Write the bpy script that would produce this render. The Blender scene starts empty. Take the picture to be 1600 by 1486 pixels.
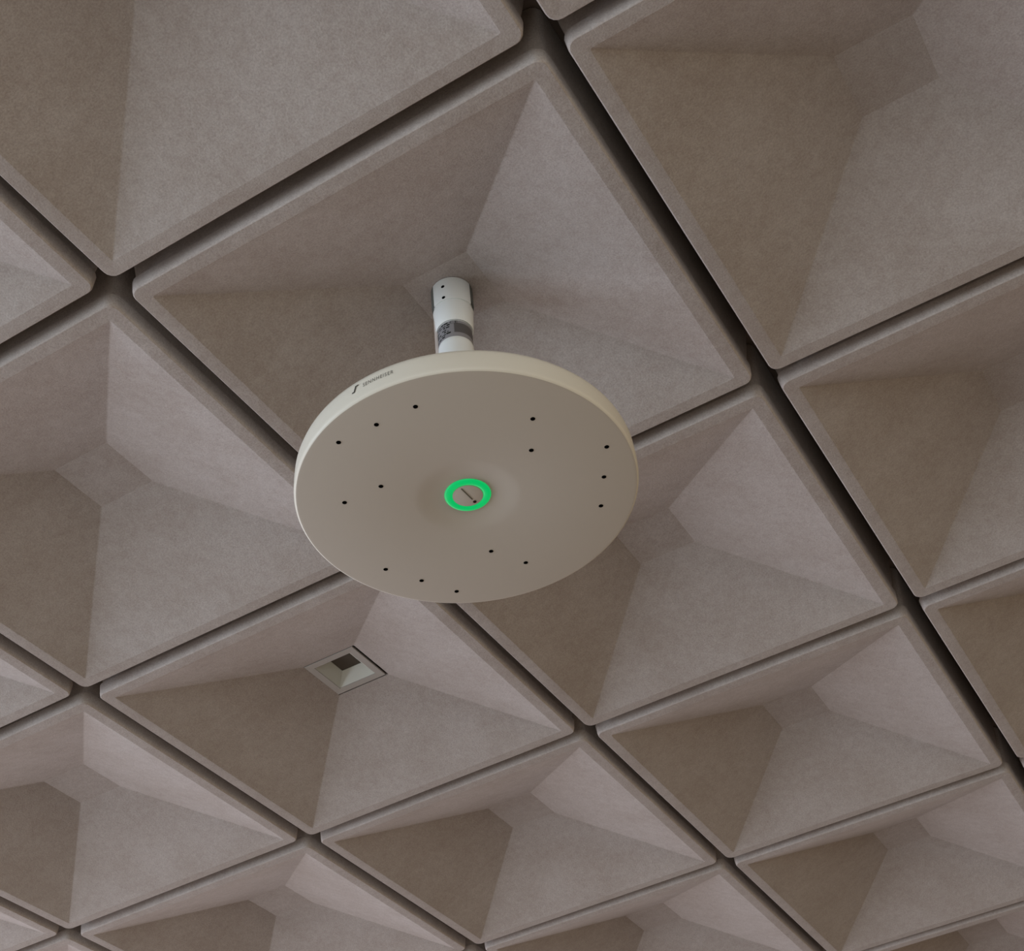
import bpy, bmesh, math, random
from mathutils import Matrix, Vector

random.seed(7)
C = bpy.context.scene.collection
PI = math.pi
S = 0.6            # pitch of the ceiling panels in metres
ZC = 2.9           # height of the panels' lower rims above the floor

# ------------------------------------------------------------------ camera
cd = bpy.data.cameras.new('camera')
cam = bpy.data.objects.new('camera', cd)
C.objects.link(cam)
cd.sensor_width = 36.0
cd.sensor_fit = 'HORIZONTAL'
cd.lens = 36.0 * 2210.56 / 1600.0
cd.clip_start = 0.02
right = Vector((0.8579311, 0.5074917, -0.0800396))
down = Vector((-0.3989451, 0.5598971, -0.7261942))
fwd = Vector((-0.3237236, 0.6549560, 0.6828145))
M = Matrix((right, -down, -fwd)).transposed().to_4x4()
M.translation = Vector((1.450009 * S, -1.237491 * S, ZC + (-2.257132) * S))
cam.matrix_world = M
bpy.context.scene.camera = cam

# ------------------------------------------------------------------ world, daylight, exposure
sc = bpy.context.scene
sc.view_settings.view_transform = 'Standard'
sc.view_settings.look = 'None'
sc.view_settings.gamma = 1.0
sc.view_settings.use_curve_mapping = False
sc.view_settings.exposure = 0.0
w = bpy.data.worlds.new('world')
sc.world = w
w.use_nodes = True
w.node_tree.nodes['Background'].inputs[0].default_value = (0.75, 0.85, 1.0, 1)
w.node_tree.nodes['Background'].inputs[1].default_value = 0.05

XL, XR, YB, YF = -3.9, 6.5, -4.4, 9.0      # room bounds (metres)


def area(name, loc, rot, sx, sy, power, col, spread=PI):
    l = bpy.data.lights.new(name, 'AREA')
    l.shape = 'RECTANGLE'
    l.size, l.size_y = sx, sy
    l.energy = power
    l.color = col
    l.spread = spread
    o = bpy.data.objects.new(name, l)
    o.location = loc
    o.rotation_euler = rot
    C.objects.link(o)
    return o


# daylight entering by the windows of the left wall and of the wall behind the camera; right is an added warm fill
WIN_LEFT = (-0.5, 7.0, 0.8, 2.75)
WIN_NEAR = (-4.1, -1.2, 0.8, 2.75)
FILL_RIGHT = (-2.0, 5.0, 0.8, 2.75)
WIN_BACK = (0.2, 6.2, 0.3, 2.65)


def window_light(name, axis, pos, sgn, win, power, col):
    a0, a1, z0, z1 = win
    if axis == 'x':
        return area(name, (pos - sgn * 0.03, (a0 + a1) / 2, (z0 + z1) / 2), (0, -sgn * PI / 2, 0), z1 - z0, a1 - a0, power, col)
    return area(name, ((a0 + a1) / 2, pos - sgn * 0.03, (z0 + z1) / 2), (sgn * PI / 2, 0, 0), a1 - a0, z1 - z0, power, col)


window_light('window_daylight_left', 'x', XL, 1, WIN_LEFT, 141, (1.000, 0.923, 0.978))
window_light('window_daylight_near', 'x', XL, 1, WIN_NEAR, 154, (0.700, 0.830, 1.000))
window_light('window_daylight_right', 'x', XR, -1, FILL_RIGHT, 63, (1.000, 0.707, 0.341))  # added warm fill from the right, lifts the darker slopes
window_light('window_daylight_back', 'y', YB, 1, WIN_BACK, 116, (0.920, 0.973, 1.000))


# ------------------------------------------------------------------ helpers
def tag(o, label=None, cat=None, group=None, kind=None):
    if label: o['label'] = label
    if cat: o['category'] = cat
    if group: o['group'] = group
    if kind: o['kind'] = kind
    return o


def link(name, bm, mat, parent=None, smooth=False, angle=None):
    bmesh.ops.recalc_face_normals(bm, faces=bm.faces)
    me = bpy.data.meshes.new(name)
    bm.to_mesh(me)
    bm.free()
    me.materials.append(mat)
    if smooth:
        for p in me.polygons: p.use_smooth = True
        if angle is not None: me.set_sharp_from_angle(angle=math.radians(angle))
    o = bpy.data.objects.new(name, me)
    C.objects.link(o)
    if parent: o.parent = parent
    return o


def box(bm, lo, hi, bevel=0):
    x0, y0, z0 = lo
    x1, y1, z1 = hi
    v = [bm.verts.new(p) for p in ((x0, y0, z0), (x1, y0, z0), (x1, y1, z0), (x0, y1, z0), (x0, y0, z1), (x1, y0, z1), (x1, y1, z1), (x0, y1, z1))]
    fs = [bm.faces.new([v[i] for i in f]) for f in ((3, 2, 1, 0), (4, 5, 6, 7), (0, 1, 5, 4), (1, 2, 6, 5), (2, 3, 7, 6), (3, 0, 4, 7))]
    if bevel:
        es = list({e for f in fs for e in f.edges})
        bmesh.ops.bevel(bm, geom=es, offset=bevel, segments=2, affect='EDGES')


def lathe(bm, prof, n=96, a0=0.0, a1=2 * PI):
    """prof: list of (r, z); r == 0 closes with a pole"""
    full = abs(a1 - a0 - 2 * PI) < 1e-6
    m = n if full else n + 1
    rows = []
    for r, z in prof:
        if r <= 1e-9:
            rows.append([bm.verts.new((0, 0, z))])
        else:
            rows.append([bm.verts.new((r * math.cos(a0 + (a1 - a0) * k / n), r * math.sin(a0 + (a1 - a0) * k / n), z)) for k in range(m)])
    for A, B in zip(rows, rows[1:]):
        for k in range(n):
            k2 = (k + 1) % m
            if len(A) == 1 and len(B) == 1: continue
            if len(A) == 1: bm.faces.new((A[0], B[k], B[k2]))
            elif len(B) == 1: bm.faces.new((A[k], A[k2], B[0]))
            else: bm.faces.new((A[k], A[k2], B[k2], B[k]))
    return rows


# ------------------------------------------------------------------ materials
def material(name, col, rough=0.5, spec=0.5, metal=0.0, emit=None, emit_s=0.0):
    m = bpy.data.materials.new(name)
    m.use_nodes = True
    b = m.node_tree.nodes['Principled BSDF']
    b.inputs['Base Color'].default_value = (*col, 1)
    b.inputs['Roughness'].default_value = rough
    b.inputs['Specular IOR Level'].default_value = spec
    b.inputs['Metallic'].default_value = metal
    if emit:
        b.inputs['Emission Color'].default_value = (*emit, 1)
        b.inputs['Emission Strength'].default_value = emit_s
    return m


def felt_material():
    m = material('pressed_felt', (0.4, 0.36, 0.33), 1.0, 0.1)
    nt = m.node_tree
    N, L = nt.nodes, nt.links
    b = N['Principled BSDF']
    tc = N.new('ShaderNodeTexCoord')
    oi = N.new('ShaderNodeObjectInfo')
    add = N.new('ShaderNodeVectorMath'); add.operation = 'ADD'
    sc_ = N.new('ShaderNodeVectorMath'); sc_.operation = 'SCALE'; sc_.inputs[3].default_value = 17.0
    cmb = N.new('ShaderNodeCombineXYZ')
    for k in range(3): L.new(oi.outputs['Random'], cmb.inputs[k])
    L.new(cmb.outputs[0], sc_.inputs[0])
    L.new(tc.outputs['Object'], add.inputs[0]); L.new(sc_.outputs[0], add.inputs[1])

    def noise(scale, detail=4.0, rough=0.6):
        n = N.new('ShaderNodeTexNoise')
        n.inputs['Scale'].default_value = scale
        n.inputs['Detail'].default_value = detail
        n.inputs['Roughness'].default_value = rough
        L.new(add.outputs[0], n.inputs['Vector'])
        return n

    fine = noise(420.0, 3.0, 0.7)
    mid = noise(75.0, 4.0, 0.65)
    blot = noise(9.0, 2.0)
    r1 = N.new('ShaderNodeValToRGB')          # fibres: paler and darker flecks
    r1.color_ramp.elements[0].position = 0.30; r1.color_ramp.elements[0].color = (0.80, 0.79, 0.78, 1)
    r1.color_ramp.elements[1].position = 0.70; r1.color_ramp.elements[1].color = (1.12, 1.12, 1.12, 1)
    L.new(fine.outputs[0], r1.inputs[0])
    r2 = N.new('ShaderNodeValToRGB')
    r2.color_ramp.elements[0].position = 0.32; r2.color_ramp.elements[0].color = (0.93, 0.91, 0.895, 1)
    r2.color_ramp.elements[1].position = 0.68; r2.color_ramp.elements[1].color = (1.05, 1.06, 1.06, 1)
    L.new(mid.outputs[0], r2.inputs[0])
    r3 = N.new('ShaderNodeValToRGB')
    r3.color_ramp.elements[0].position = 0.35; r3.color_ramp.elements[0].color = (0.40, 0.355, 0.325, 1)
    r3.color_ramp.elements[1].position = 0.65; r3.color_ramp.elements[1].color = (0.44, 0.40, 0.375, 1)
    L.new(blot.outputs[0], r3.inputs[0])
    m1 = N.new('ShaderNodeMix'); m1.data_type = 'RGBA'; m1.blend_type = 'MULTIPLY'; m1.inputs[0].default_value = 1
    m2 = N.new('ShaderNodeMix'); m2.data_type = 'RGBA'; m2.blend_type = 'MULTIPLY'; m2.inputs[0].default_value = 1
    L.new(r3.outputs[0], m1.inputs[6]); L.new(r2.outputs[0], m1.inputs[7])
    L.new(m1.outputs[2], m2.inputs[6]); L.new(r1.outputs[0], m2.inputs[7])
    L.new(m2.outputs[2], b.inputs['Base Color'])
    bp = N.new('ShaderNodeBump'); bp.inputs['Strength'].default_value = 0.35; bp.inputs['Distance'].default_value = 0.0015
    ad = N.new('ShaderNodeMath'); ad.operation = 'ADD'
    L.new(fine.outputs[0], ad.inputs[0]); L.new(mid.outputs[0], ad.inputs[1])
    L.new(ad.outputs[0], bp.inputs['Height'])
    L.new(bp.outputs[0], b.inputs['Normal'])
    b.inputs['Sheen Weight'].default_value = 0.15
    b.inputs['Sheen Roughness'].default_value = 0.6
    return m


def wall_material(name, col, scale=60.0):
    m = material(name, col, 0.9, 0.2)
    nt = m.node_tree
    n = nt.nodes.new('ShaderNodeTexNoise'); n.inputs['Scale'].default_value = scale
    r = nt.nodes.new('ShaderNodeValToRGB')
    r.color_ramp.elements[0].color = (*[c * 0.92 for c in col], 1)
    r.color_ramp.elements[1].color = (*[min(1, c * 1.06) for c in col], 1)
    tc = nt.nodes.new('ShaderNodeTexCoord')
    nt.links.new(tc.outputs['Object'], n.inputs['Vector'])
    nt.links.new(n.outputs[0], r.inputs[0])
    nt.links.new(r.outputs[0], nt.nodes['Principled BSDF'].inputs['Base Color'])
    return m


FELT = felt_material()
CARPET = wall_material('carpet_floor', (0.42, 0.34, 0.26), 300.0)
PLASTER = wall_material('painted_plaster', (0.50, 0.46, 0.42))
SLAB = wall_material('raw_ceiling', (0.16, 0.13, 0.11))
FRAME_PAINT = material('white_window_paint', (0.7, 0.7, 0.68), 0.4)
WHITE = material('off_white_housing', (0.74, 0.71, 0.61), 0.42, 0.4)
FACE = material('off_white_face', (0.54, 0.50, 0.43), 0.6, 0.25)  # same plastic as the housing, underside shade put into the colour
POLE = material('white_pole_paint', (0.76, 0.79, 0.77), 0.4, 0.4)
DARKM = material('dark_grey_mount', (0.10, 0.11, 0.10), 0.5)
BLACK = material('black_hole', (0.003, 0.003, 0.003), 0.9, 0.0)
PRINT = material('grey_print', (0.07, 0.065, 0.055), 0.7, 0.1)
PRINT2 = material('pale_grey_print', (0.15, 0.14, 0.12), 0.7, 0.1)
STICK = material('silver_sticker', (0.24, 0.235, 0.245), 0.5, 0.3)
STICK2 = material('dark_sticker_field', (0.095, 0.09, 0.09), 0.5, 0.3)
STINK = material('sticker_ink', (0.02, 0.022, 0.02), 0.6, 0.1)
CABLE = material('pale_cable_cover', (0.66, 0.60, 0.57), 0.5)
GREEN = material('green_led_ring', (0.0, 0.10, 0.06), 0.4, 0.25, 0, (0.0, 0.46, 0.10), 1.0)
SLOT = material('brown_seam', (0.12, 0.105, 0.075), 0.8, 0.1)
DOT = material('dark_red_dot', (0.03, 0.008, 0.008), 0.7, 0.1)
TRIM = material('white_downlight_trim', (0.42, 0.40, 0.37), 0.45, 0.3)
FUNNEL = material('satin_reflector', (0.62, 0.64, 0.58), 0.35, 0.5)
LAMP = material('unlit_lens', (0.055, 0.045, 0.033), 0.35, 0.5)

# ------------------------------------------------------------------ room shell
def struct(name, bm, m, parent=None):
    return tag(link(name, bm, m, parent), kind='structure')


T = 0.15
ZT = ZC + 0.160 * S            # underside of the raw ceiling
bm = bmesh.new(); box(bm, (XL - T, YB - T, -T), (XR + T, YF + T, 0)); struct('floor', bm, CARPET)
# ceiling slab, with an opening over the downlight
dx, dy = -0.50 * S, 1.498 * S
hw = 0.088 * S
bm = bmesh.new()
zt2 = ZT + 0.2
box(bm, (XL - T, YB - T, ZT), (dx - hw, YF + T, zt2))
box(bm, (dx + hw, YB - T, ZT), (XR + T, YF + T, zt2))
box(bm, (dx - hw, YB - T, ZT), (dx + hw, dy - hw, zt2))
box(bm, (dx - hw, dy + hw, ZT), (dx + hw, YF + T, zt2))
ceiling = struct('ceiling', bm, SLAB)


def holed_wall(name, axis, pos, a0, a1, *wins):
    """wall slab at pos (outwards by T) with window openings (w0, w1, z0, z1)"""
    bm = bmesh.new()
    o = pos - T if pos < 0 else pos + T
    p0, p1 = min(pos, o), max(pos, o)
    cells, last = [], a0
    for w0, w1, z0, z1 in wins:
        cells += [(last, w0, 0, ZT), (w0, w1, 0, z0), (w0, w1, z1, ZT)]
        last = w1
    cells.append((last, a1, 0, ZT))
    for (s0, s1, h0, h1) in cells:
        if axis == 'x': box(bm, (p0, s0, h0), (p1, s1, h1))
        else: box(bm, (s0, p0, h0), (s1, p1, h1))
    struct(name, bm, PLASTER)
    return p0, p1


def window(n, axis, p0, p1, w0, w1, z0, z1):
    bm = bmesh.new()
    t = 0.05
    q0, q1 = (p0 + p1) / 2 - 0.025, (p0 + p1) / 2 + 0.025
    cells = [(w0, w0 + t, z0, z1), (w1 - t, w1, z0, z1), (w0 + t, w1 - t, z0, z0 + t), (w0 + t, w1 - t, z1 - t, z1)]
    mid = (w0 + w1) / 2
    cells.append((mid - t / 2, mid + t / 2, z0 + t, z1 - t))
    for (s0, s1, h0, h1) in cells:
        if axis == 'x': box(bm, (q0, s0, h0), (q1, s1, h1))
        else: box(bm, (s0, q0, h0), (s1, q1, h1))
    struct('window_%d' % n, bm, FRAME_PAINT)


p = holed_wall('wall_left', 'x', XL, YB - T, YF + T, WIN_NEAR, WIN_LEFT)
window(3, 'x', *p, *WIN_NEAR)
window(1, 'x', *p, *WIN_LEFT)
p = holed_wall('wall_back', 'y', YB, XL, XR, WIN_BACK)
window(2, 'y', *p, *WIN_BACK)
holed_wall('wall_front', 'y', YF, XL, XR)
p = holed_wall('wall_right', 'x', XR, YB - T, YF + T, FILL_RIGHT)
window(4, 'x', *p, *FILL_RIGHT)  # unseen window, added to carry the warm fill

# ------------------------------------------------------------------ felt ceiling panels
PH, PA = 0.1543, 0.081           # depth of the recess and half width of its top, in pitches


def ring(hx, r, z, n=5):
    """rounded square of half width hx (pitches), corner radius r"""
    pts = []
    r = max(r, 0.0)
    for q, (sx, sy) in enumerate(((1, 1), (-1, 1), (-1, -1), (1, -1))):
        for k in range(n):
            a = q * PI / 2 + (PI / 2) * k / (n - 1)
            pts.append(((sx * (hx - r) + r * math.cos(a)) * S, (sy * (hx - r) + r * math.sin(a)) * S, z * S))
    return pts


def panel_mesh(name, hole=False):
    bm = bmesh.new()
    prof = [  # inset from the grid line, corner radius, height above the rim (pitches)
        (0.008, 0.026, 0.157), (0.0140, 0.026, 0.100), (0.0195, 0.026, 0.062), (0.0222, 0.026, 0.0380), (0.0172, 0.026, 0.0345),
        (0.0200, 0.023, 0.008), (0.0213, 0.022, 0.0025), (0.0238, 0.020, 0.0),
        (0.050, 0.006, 0.0), (0.0550, 0.004, 0.0005), (0.0590, 0.003, 0.0024)]
    rows = [[bm.verts.new(p_) for p_ in ring(0.5 - d, r, z)] for d, r, z in prof]
    # inner slopes with a little sag, then the small top square
    d0, z0 = prof[-1][0], prof[-1][2]
    hx0 = 0.5 - d0
    pa = 0.0875 if hole else PA
    steps = (0.30, 0.65, 0.965, 1.0)
    for t in steps:
        hx = hx0 + (pa - hx0) * t
        z = z0 + (PH - z0) * t * ((hx0 - pa) / (hx0 - PA) if hole else 1)
        rows.append([bm.verts.new(p_) for p_ in ring(hx, 0.004, z)])
    if hole:
        rows.append([bm.verts.new(p_) for p_ in ring(pa, 0.004, 0.157)])
    n = len(rows[0])
    for A, B in zip(rows, rows[1:]):
        for k in range(n):
            bm.faces.new((A[k], A[(k + 1) % n], B[(k + 1) % n], B[k]))
    if hole:
        for k in range(n):
            bm.faces.new((rows[-1][k], rows[-1][(k + 1) % n], rows[0][(k + 1) % n], rows[0][k]))
    else:
        bm.faces.new(rows[-1])
        bm.faces.new(rows[0])
    bmesh.ops.recalc_face_normals(bm, faces=bm.faces)
    me = bpy.data.meshes.new(name)
    bm.to_mesh(me); bm.free()
    for p_ in me.polygons: p_.use_smooth = True
    me.set_sharp_from_angle(angle=math.radians(28))
    # the crease between the rim and the slopes, and the one round the top square
    sh = me.attributes['sharp_edge'].data if 'sharp_edge' in me.attributes else me.attributes.new('sharp_edge', 'BOOLEAN', 'EDGE').data
    crease = {3, 4, len(prof) - 2, len(prof) - 1 + len(steps)}
    for e in me.edges:
        a, b = e.vertices
        if a // n == b // n and a // n in crease: sh[e.index].value = True
    me.materials.append(FELT)
    return me


panel = panel_mesh('ceiling_panel')
panel_cut = panel_mesh('ceiling_panel_cut', True)
# the panels are not hung quite evenly: offsets of their two edges on the grid lines
dxs = {-2: 0.0, -1: 0.0, 0: -0.004, 1: 0.001}
for j in range(-2, 6):
    for i in range(-4, 3):
        o = bpy.data.objects.new('ceiling_panel', panel_cut if (i, j) == (-1, 1) else panel)
        k = 0.0 if (i, j) in ((-1, 1), (0, 0)) else 1.0
        o.location = ((i + 0.5 + dxs.get(i, 0) * k + random.uniform(-.0015, .0015) * k) * S, (j + 0.5 + random.uniform(-.0015, .0015) * k) * S, ZC)
        o.rotation_euler.z = random.uniform(-0.002, 0.002) * k
        C.objects.link(o)
        o.parent = ceiling

# ------------------------------------------------------------------ square downlight
dl = bpy.data.objects.new('recessed_downlight', None)
C.objects.link(dl)
dl.location = (dx - 0.003 * S, dy, ZC + PH * S)
tag(dl, 'small square recessed downlight, unlit, set in the top of a felt ceiling panel', 'downlight')


def square_rings(bm, rows):
    vs = [[bm.verts.new((sx * h * S, sy * h * S, z * S)) for sx, sy in ((1, 1), (-1, 1), (-1, -1), (1, -1))] for h, z in rows]
    for A, B in zip(vs, vs[1:]):
        for k in range(4): bm.faces.new((A[k], A[(k + 1) % 4], B[(k + 1) % 4], B[k]))
    return vs


bm = bmesh.new()
v = square_rings(bm, [(0.0625, 0.006), (0.0625, -0.0035), (0.0825, -0.0045), (0.0835, -0.0035), (0.0835, 0.0), (0.0700, 0.006), (0.0625, 0.006)])
bmesh.ops.remove_doubles(bm, verts=bm.verts, dist=1e-6)
link('trim_frame', bm, TRIM, dl)
bm = bmesh.new()
v = square_rings(bm, [(0.0625, -0.001), (0.0335, 0.030), (0.0335, 0.033), (0.0640, 0.033), (0.0640, -0.001)])
link('reflector', bm, FUNNEL, dl)
bm = bmesh.new()
box(bm, (-0.0335 * S, -0.0335 * S, 0.0312 * S), (0.0335 * S, 0.0335 * S, 0.05 * S))
link('lens', bm, LAMP, dl)
bm = bmesh.new()
box(bm, (-0.064 * S, -0.064 * S, 0.051 * S), (0.064 * S, 0.064 * S, 0.19 * S), 0.002)
link('lamp_housing', bm, DARKM, dl)

# ------------------------------------------------------------------ disc-shaped ceiling microphone
DC = (0.4950 * S, 0.4975 * S)      # axis of pole and disc
ZD = -0.4517                       # underside of the disc, in pitches below the rims
R = 0.3265
mic = bpy.data.objects.new('ceiling_microphone', None)
C.objects.link(mic)
mic.location = (DC[0], DC[1], ZC + PH * S)
tag(mic, 'large round off-white ceiling microphone disc hanging on a short pole, green light ring underneath', 'microphone')


def zz(z): return (z - PH) * S      # heights given relative to the rims


def lathed(name, prof, mat, parent, n=96, a0=0, a1=2 * PI, smooth=35):
    bm = bmesh.new()
    lathe(bm, [(r * S, zz(z)) for r, z in prof], n, a0, a1)
    return link(name, bm, mat, parent, True, smooth)


# housing: side band and top
hp = [(0.322, ZD + 0.0008), (0.3245, ZD + 0.0022), (0.3262, ZD + 0.0055), (0.3265, ZD + 0.010), (0.3262, ZD + 0.030), (0.3255, ZD + 0.045), (0.323, ZD + 0.0535),
      (0.317, ZD + 0.0575), (0.300, ZD + 0.0595), (0.10, ZD + 0.068), (0.045, ZD + 0.070), (0, ZD + 0.070)]
housing = lathed('housing', hp, WHITE, mic, 160, smooth=50)
fp = [(0.0385, ZD + 0.0072), (0.048, ZD + 0.0064), (0.060, ZD + 0.0053), (0.078, ZD + 0.0030), (0.092, ZD + 0.0009), (0.104, ZD + 0.0), (0.318, ZD + 0.0), (0.3222, ZD + 0.0008), (0.3222, ZD + 0.006)]
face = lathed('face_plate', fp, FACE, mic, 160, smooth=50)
# light ring round the middle
rp = []
for k in range(13):
    a = PI * k / 12
    rp.append((0.0365 + 0.0080 * math.cos(a), ZD + 0.0068 - 0.0048 * math.sin(a)))
lr = lathed('light_ring', rp, GREEN, mic, 72)
tag(lr, 'glowing green ring')
bp_ = [(0, ZD + 0.0028), (0.026, ZD + 0.0028), (0.0290, ZD + 0.0036), (0.0298, ZD + 0.008)]
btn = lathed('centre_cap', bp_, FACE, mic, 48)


def flat_poly(name, pts, z, mat, parent, t=0.0004):
    """thin plate on the underside of the disc, pts in pitches about the axis"""
    bm = bmesh.new()
    lo = [bm.verts.new((x * S, y * S, zz(z) - t)) for x, y in pts]
    hi = [bm.verts.new((x * S, y * S, zz(z) + t)) for x, y in pts]
    bm.faces.new(lo); bm.faces.new(hi)
    n = len(pts)
    for k in range(n): bm.faces.new((lo[k], lo[(k + 1) % n], hi[(k + 1) % n], hi[k]))
    return link(name, bm, mat, parent)


def disc_pts(x, y, r, n=16): return [(x + r * math.cos(2 * PI * k / n), y + r * math.sin(2 * PI * k / n)) for k in range(n)]


flat_poly('seam', [(0.0000, -0.0255), (0.0022, -0.0255), (0.0034, 0.0125), (0.0012, 0.0125)], ZD + 0.0028, SLOT, btn)
flat_poly('sensor', disc_pts(0.0027, 0.0205, 0.0034), ZD + 0.0028, DOT, btn)

# fifteen microphone openings in three like groups
for th in (-134.0, -14.0, 106.0):
    for r, da in ((0.513, 0.0), (0.712, -14.0), (0.868, 20.6), (0.796, 37.0), (0.796, 55.0)):
        a = math.radians(th + da)
        bm = bmesh.new()
        n = 14
        cx, cy = r * R * math.cos(a), r * R * math.sin(a)
        rows = []
        for rr, z in ((0.00385, -0.0007), (0.0046, -0.0001), (0.0046, 0.0004)):
            rows.append([bm.verts.new(((cx + rr * math.cos(2 * PI * k / n)) * S, (cy + rr * math.sin(2 * PI * k / n)) * S, zz(ZD + z))) for k in range(n)])
        bm.faces.new(rows[0])
        for A, B in zip(rows, rows[1:]):
            for k in range(n): bm.faces.new((A[k], A[(k + 1) % n], B[(k + 1) % n], B[k]))
        link('microphone_port', bm, BLACK, face)


# printed maker's mark on the side of the disc
def wrap_obj(name, me_pts, faces, mat, parent, rad, ang0, z0):
    """(x, y) in pitches laid on the cylinder of radius rad starting at angle ang0"""
    bm = bmesh.new()
    vs = []
    for x, y in me_pts:
        a = math.radians(ang0) + x / rad
        vs.append(bm.verts.new((rad * math.cos(a) * S, rad * math.sin(a) * S, zz(z0 + y))))
    for f in faces:
        try: bm.faces.new([vs[k] for k in f])
        except ValueError: pass
    return link(name, bm, mat, parent)


def text_mesh(txt, height, space=1.0, width=None):
    cu = bpy.data.curves.new('lettering', 'FONT')
    cu.body = txt
    cu.space_character = space
    to = bpy.data.objects.new('lettering', cu)
    C.objects.link(to)
    bpy.context.view_layer.update()
    dg = bpy.context.evaluated_depsgraph_get()
    me = bpy.data.meshes.new_from_object(to.evaluated_get(dg))
    xs = [v_.co.x for v_ in me.vertices]; ys = [v_.co.y for v_ in me.vertices]
    sy = height / (max(ys) - min(ys))
    sx = width / (max(xs) - min(xs)) if width else sy
    pts = [((v_.co.x - min(xs)) * sx, (v_.co.y - min(ys)) * sy) for v_ in me.vertices]
    fs = [list(p_.vertices) for p_ in me.polygons]
    bpy.data.objects.remove(to); bpy.data.meshes.remove(me); bpy.data.curves.remove(cu)
    return pts, fs


pts, fs = text_mesh('SENNHEISER', 0.0088, 1.25, 0.0620)
wrap_obj('lettering', pts, fs, PRINT2, housing, R + 0.0006, -92.2, ZD + 0.0265)
# emblem: slanting stem with a short arm at its head and foot
em = [(0.0000, 0.0000), (0.0070, 0.0000), (0.0105, 0.0125), (0.0150, 0.0125), (0.0156, 0.0150), (0.0080, 0.0150), (0.0044, 0.0025), (0.0006, 0.0025)]
wrap_obj('emblem', em, [[0, 1, 6, 7], [1, 2, 5, 6], [2, 3, 4, 5]], PRINT, housing, R + 0.0006, -96.6, ZD + 0.0245)

# pole with its collars
pole = lathed('pole', [(0, ZD + 0.068), (0.0372, ZD + 0.068), (0.0376, -0.040), (0.0372, -0.0325), (0.0362, -0.0305), (0.0362, 0.060), (0.0362, 0.150), (0, 0.150)], POLE, mic, 64, smooth=30)
cl = lathed('collar', [(0.0365, 0.0225), (0.0392, 0.0212), (0.0402, 0.0235), (0.0432, 0.077), (0.0436, 0.0815), (0.0412, 0.0855), (0.0408, 0.098), (0.0408, 0.147), (0.0360, 0.147)], POLE, mic, 64, smooth=30)
cup = lathed('mounting_cup', [(0.0409, 0.098), (0.0448, 0.098), (0.0455, 0.101), (0.0455, 0.1535), (0.0, 0.1535)], DARKM, mic, 64, smooth=30)
tag(cup, 'dark grey mounting cup')
A0 = math.radians(-61)
cv = lathed('collar_cover', [(0.0412, 0.0835), (0.0455, 0.0835), (0.0463, 0.086), (0.0463, 0.1505), (0.0457, 0.1530)], POLE, mic, 40, A0 - math.radians(59), A0 + math.radians(58), 30)
for z in (0.126, 0.0895):
    bm = bmesh.new()
    a = math.radians(-84.2)
    n = 12
    rad = 0.0467
    c0 = Vector((rad * math.cos(a), rad * math.sin(a), z)); tx = Vector((-math.sin(a), math.cos(a), 0)); up = Vector((0, 0, 1)); nr = Vector((math.cos(a), math.sin(a), 0))
    rows = []
    for rr, off in ((0.0034, 0.0005), (0.0040, 0.0), (0.0040, -0.0012)):
        row = []
        for k in range(n):
            p_ = c0 + tx * rr * math.cos(2 * PI * k / n) + up * rr * math.sin(2 * PI * k / n) + nr * off
            row.append(bm.verts.new((p_.x * S, p_.y * S, zz(p_.z))))
        rows.append(row)
    bm.faces.new(rows[0])
    for A, B in zip(rows, rows[1:]):
        for k in range(n): bm.faces.new((A[k], A[(k + 1) % n], B[(k + 1) % n], B[k]))
    link('screw_hole', bm, BLACK, cv)

# rating sticker round the pole
st = lathed('sticker', [(0.0361, 0.0205), (0.0367, 0.0200), (0.0367, -0.0290), (0.0361, -0.0295)], STICK, mic, 48, math.radians(-150), math.radians(35))
lathed('sticker_field', [(0.0369, 0.0120), (0.0370, 0.0115), (0.0370, -0.0170), (0.0369, -0.0175)], STICK2, st, 32, math.radians(-62), math.radians(34))
pts, fs = text_mesh('CE', 0.0078, 1.1, 0.0170)
wrap_obj('sticker_lettering', pts, fs, STINK, st, 0.0371, -76, 0.0112)
random.seed(3)
bmk = bmesh.new()
for row in range(7):
    z = 0.0135 - row * 0.0064
    a = -138.0
    while a < -82 - (row == 0) * 6 + (row % 2) * 8:
        wd = random.uniform(5, 17)
        if random.random() < 0.8:
            h = random.uniform(0.0026, 0.0046)
            q = [(a, z), (a + wd, z), (a + wd, z + h), (a, z + h)]
            bmk.faces.new([bmk.verts.new((0.0371 * S * math.cos(math.radians(t)), 0.0371 * S * math.sin(math.radians(t)), zz(y))) for t, y in q])
        a += wd + random.uniform(2, 5)
o = link('sticker_print', bmk, STINK, st)
o['kind'] = 'stuff'

# flat cable cover running down the left of the pole
bm = bmesh.new()
a = math.radians(-150)
box(bm, (0.0362 * S, -0.0060 * S, zz(ZD + 0.068)), (0.0432 * S, 0.0060 * S, zz(0.060)), 0.0008)
bmesh.ops.rotate(bm, verts=bm.verts, cent=(0, 0, 0), matrix=Matrix.Rotation(a, 3, 'Z'))
link('cable_cover', bm, CABLE, mic)
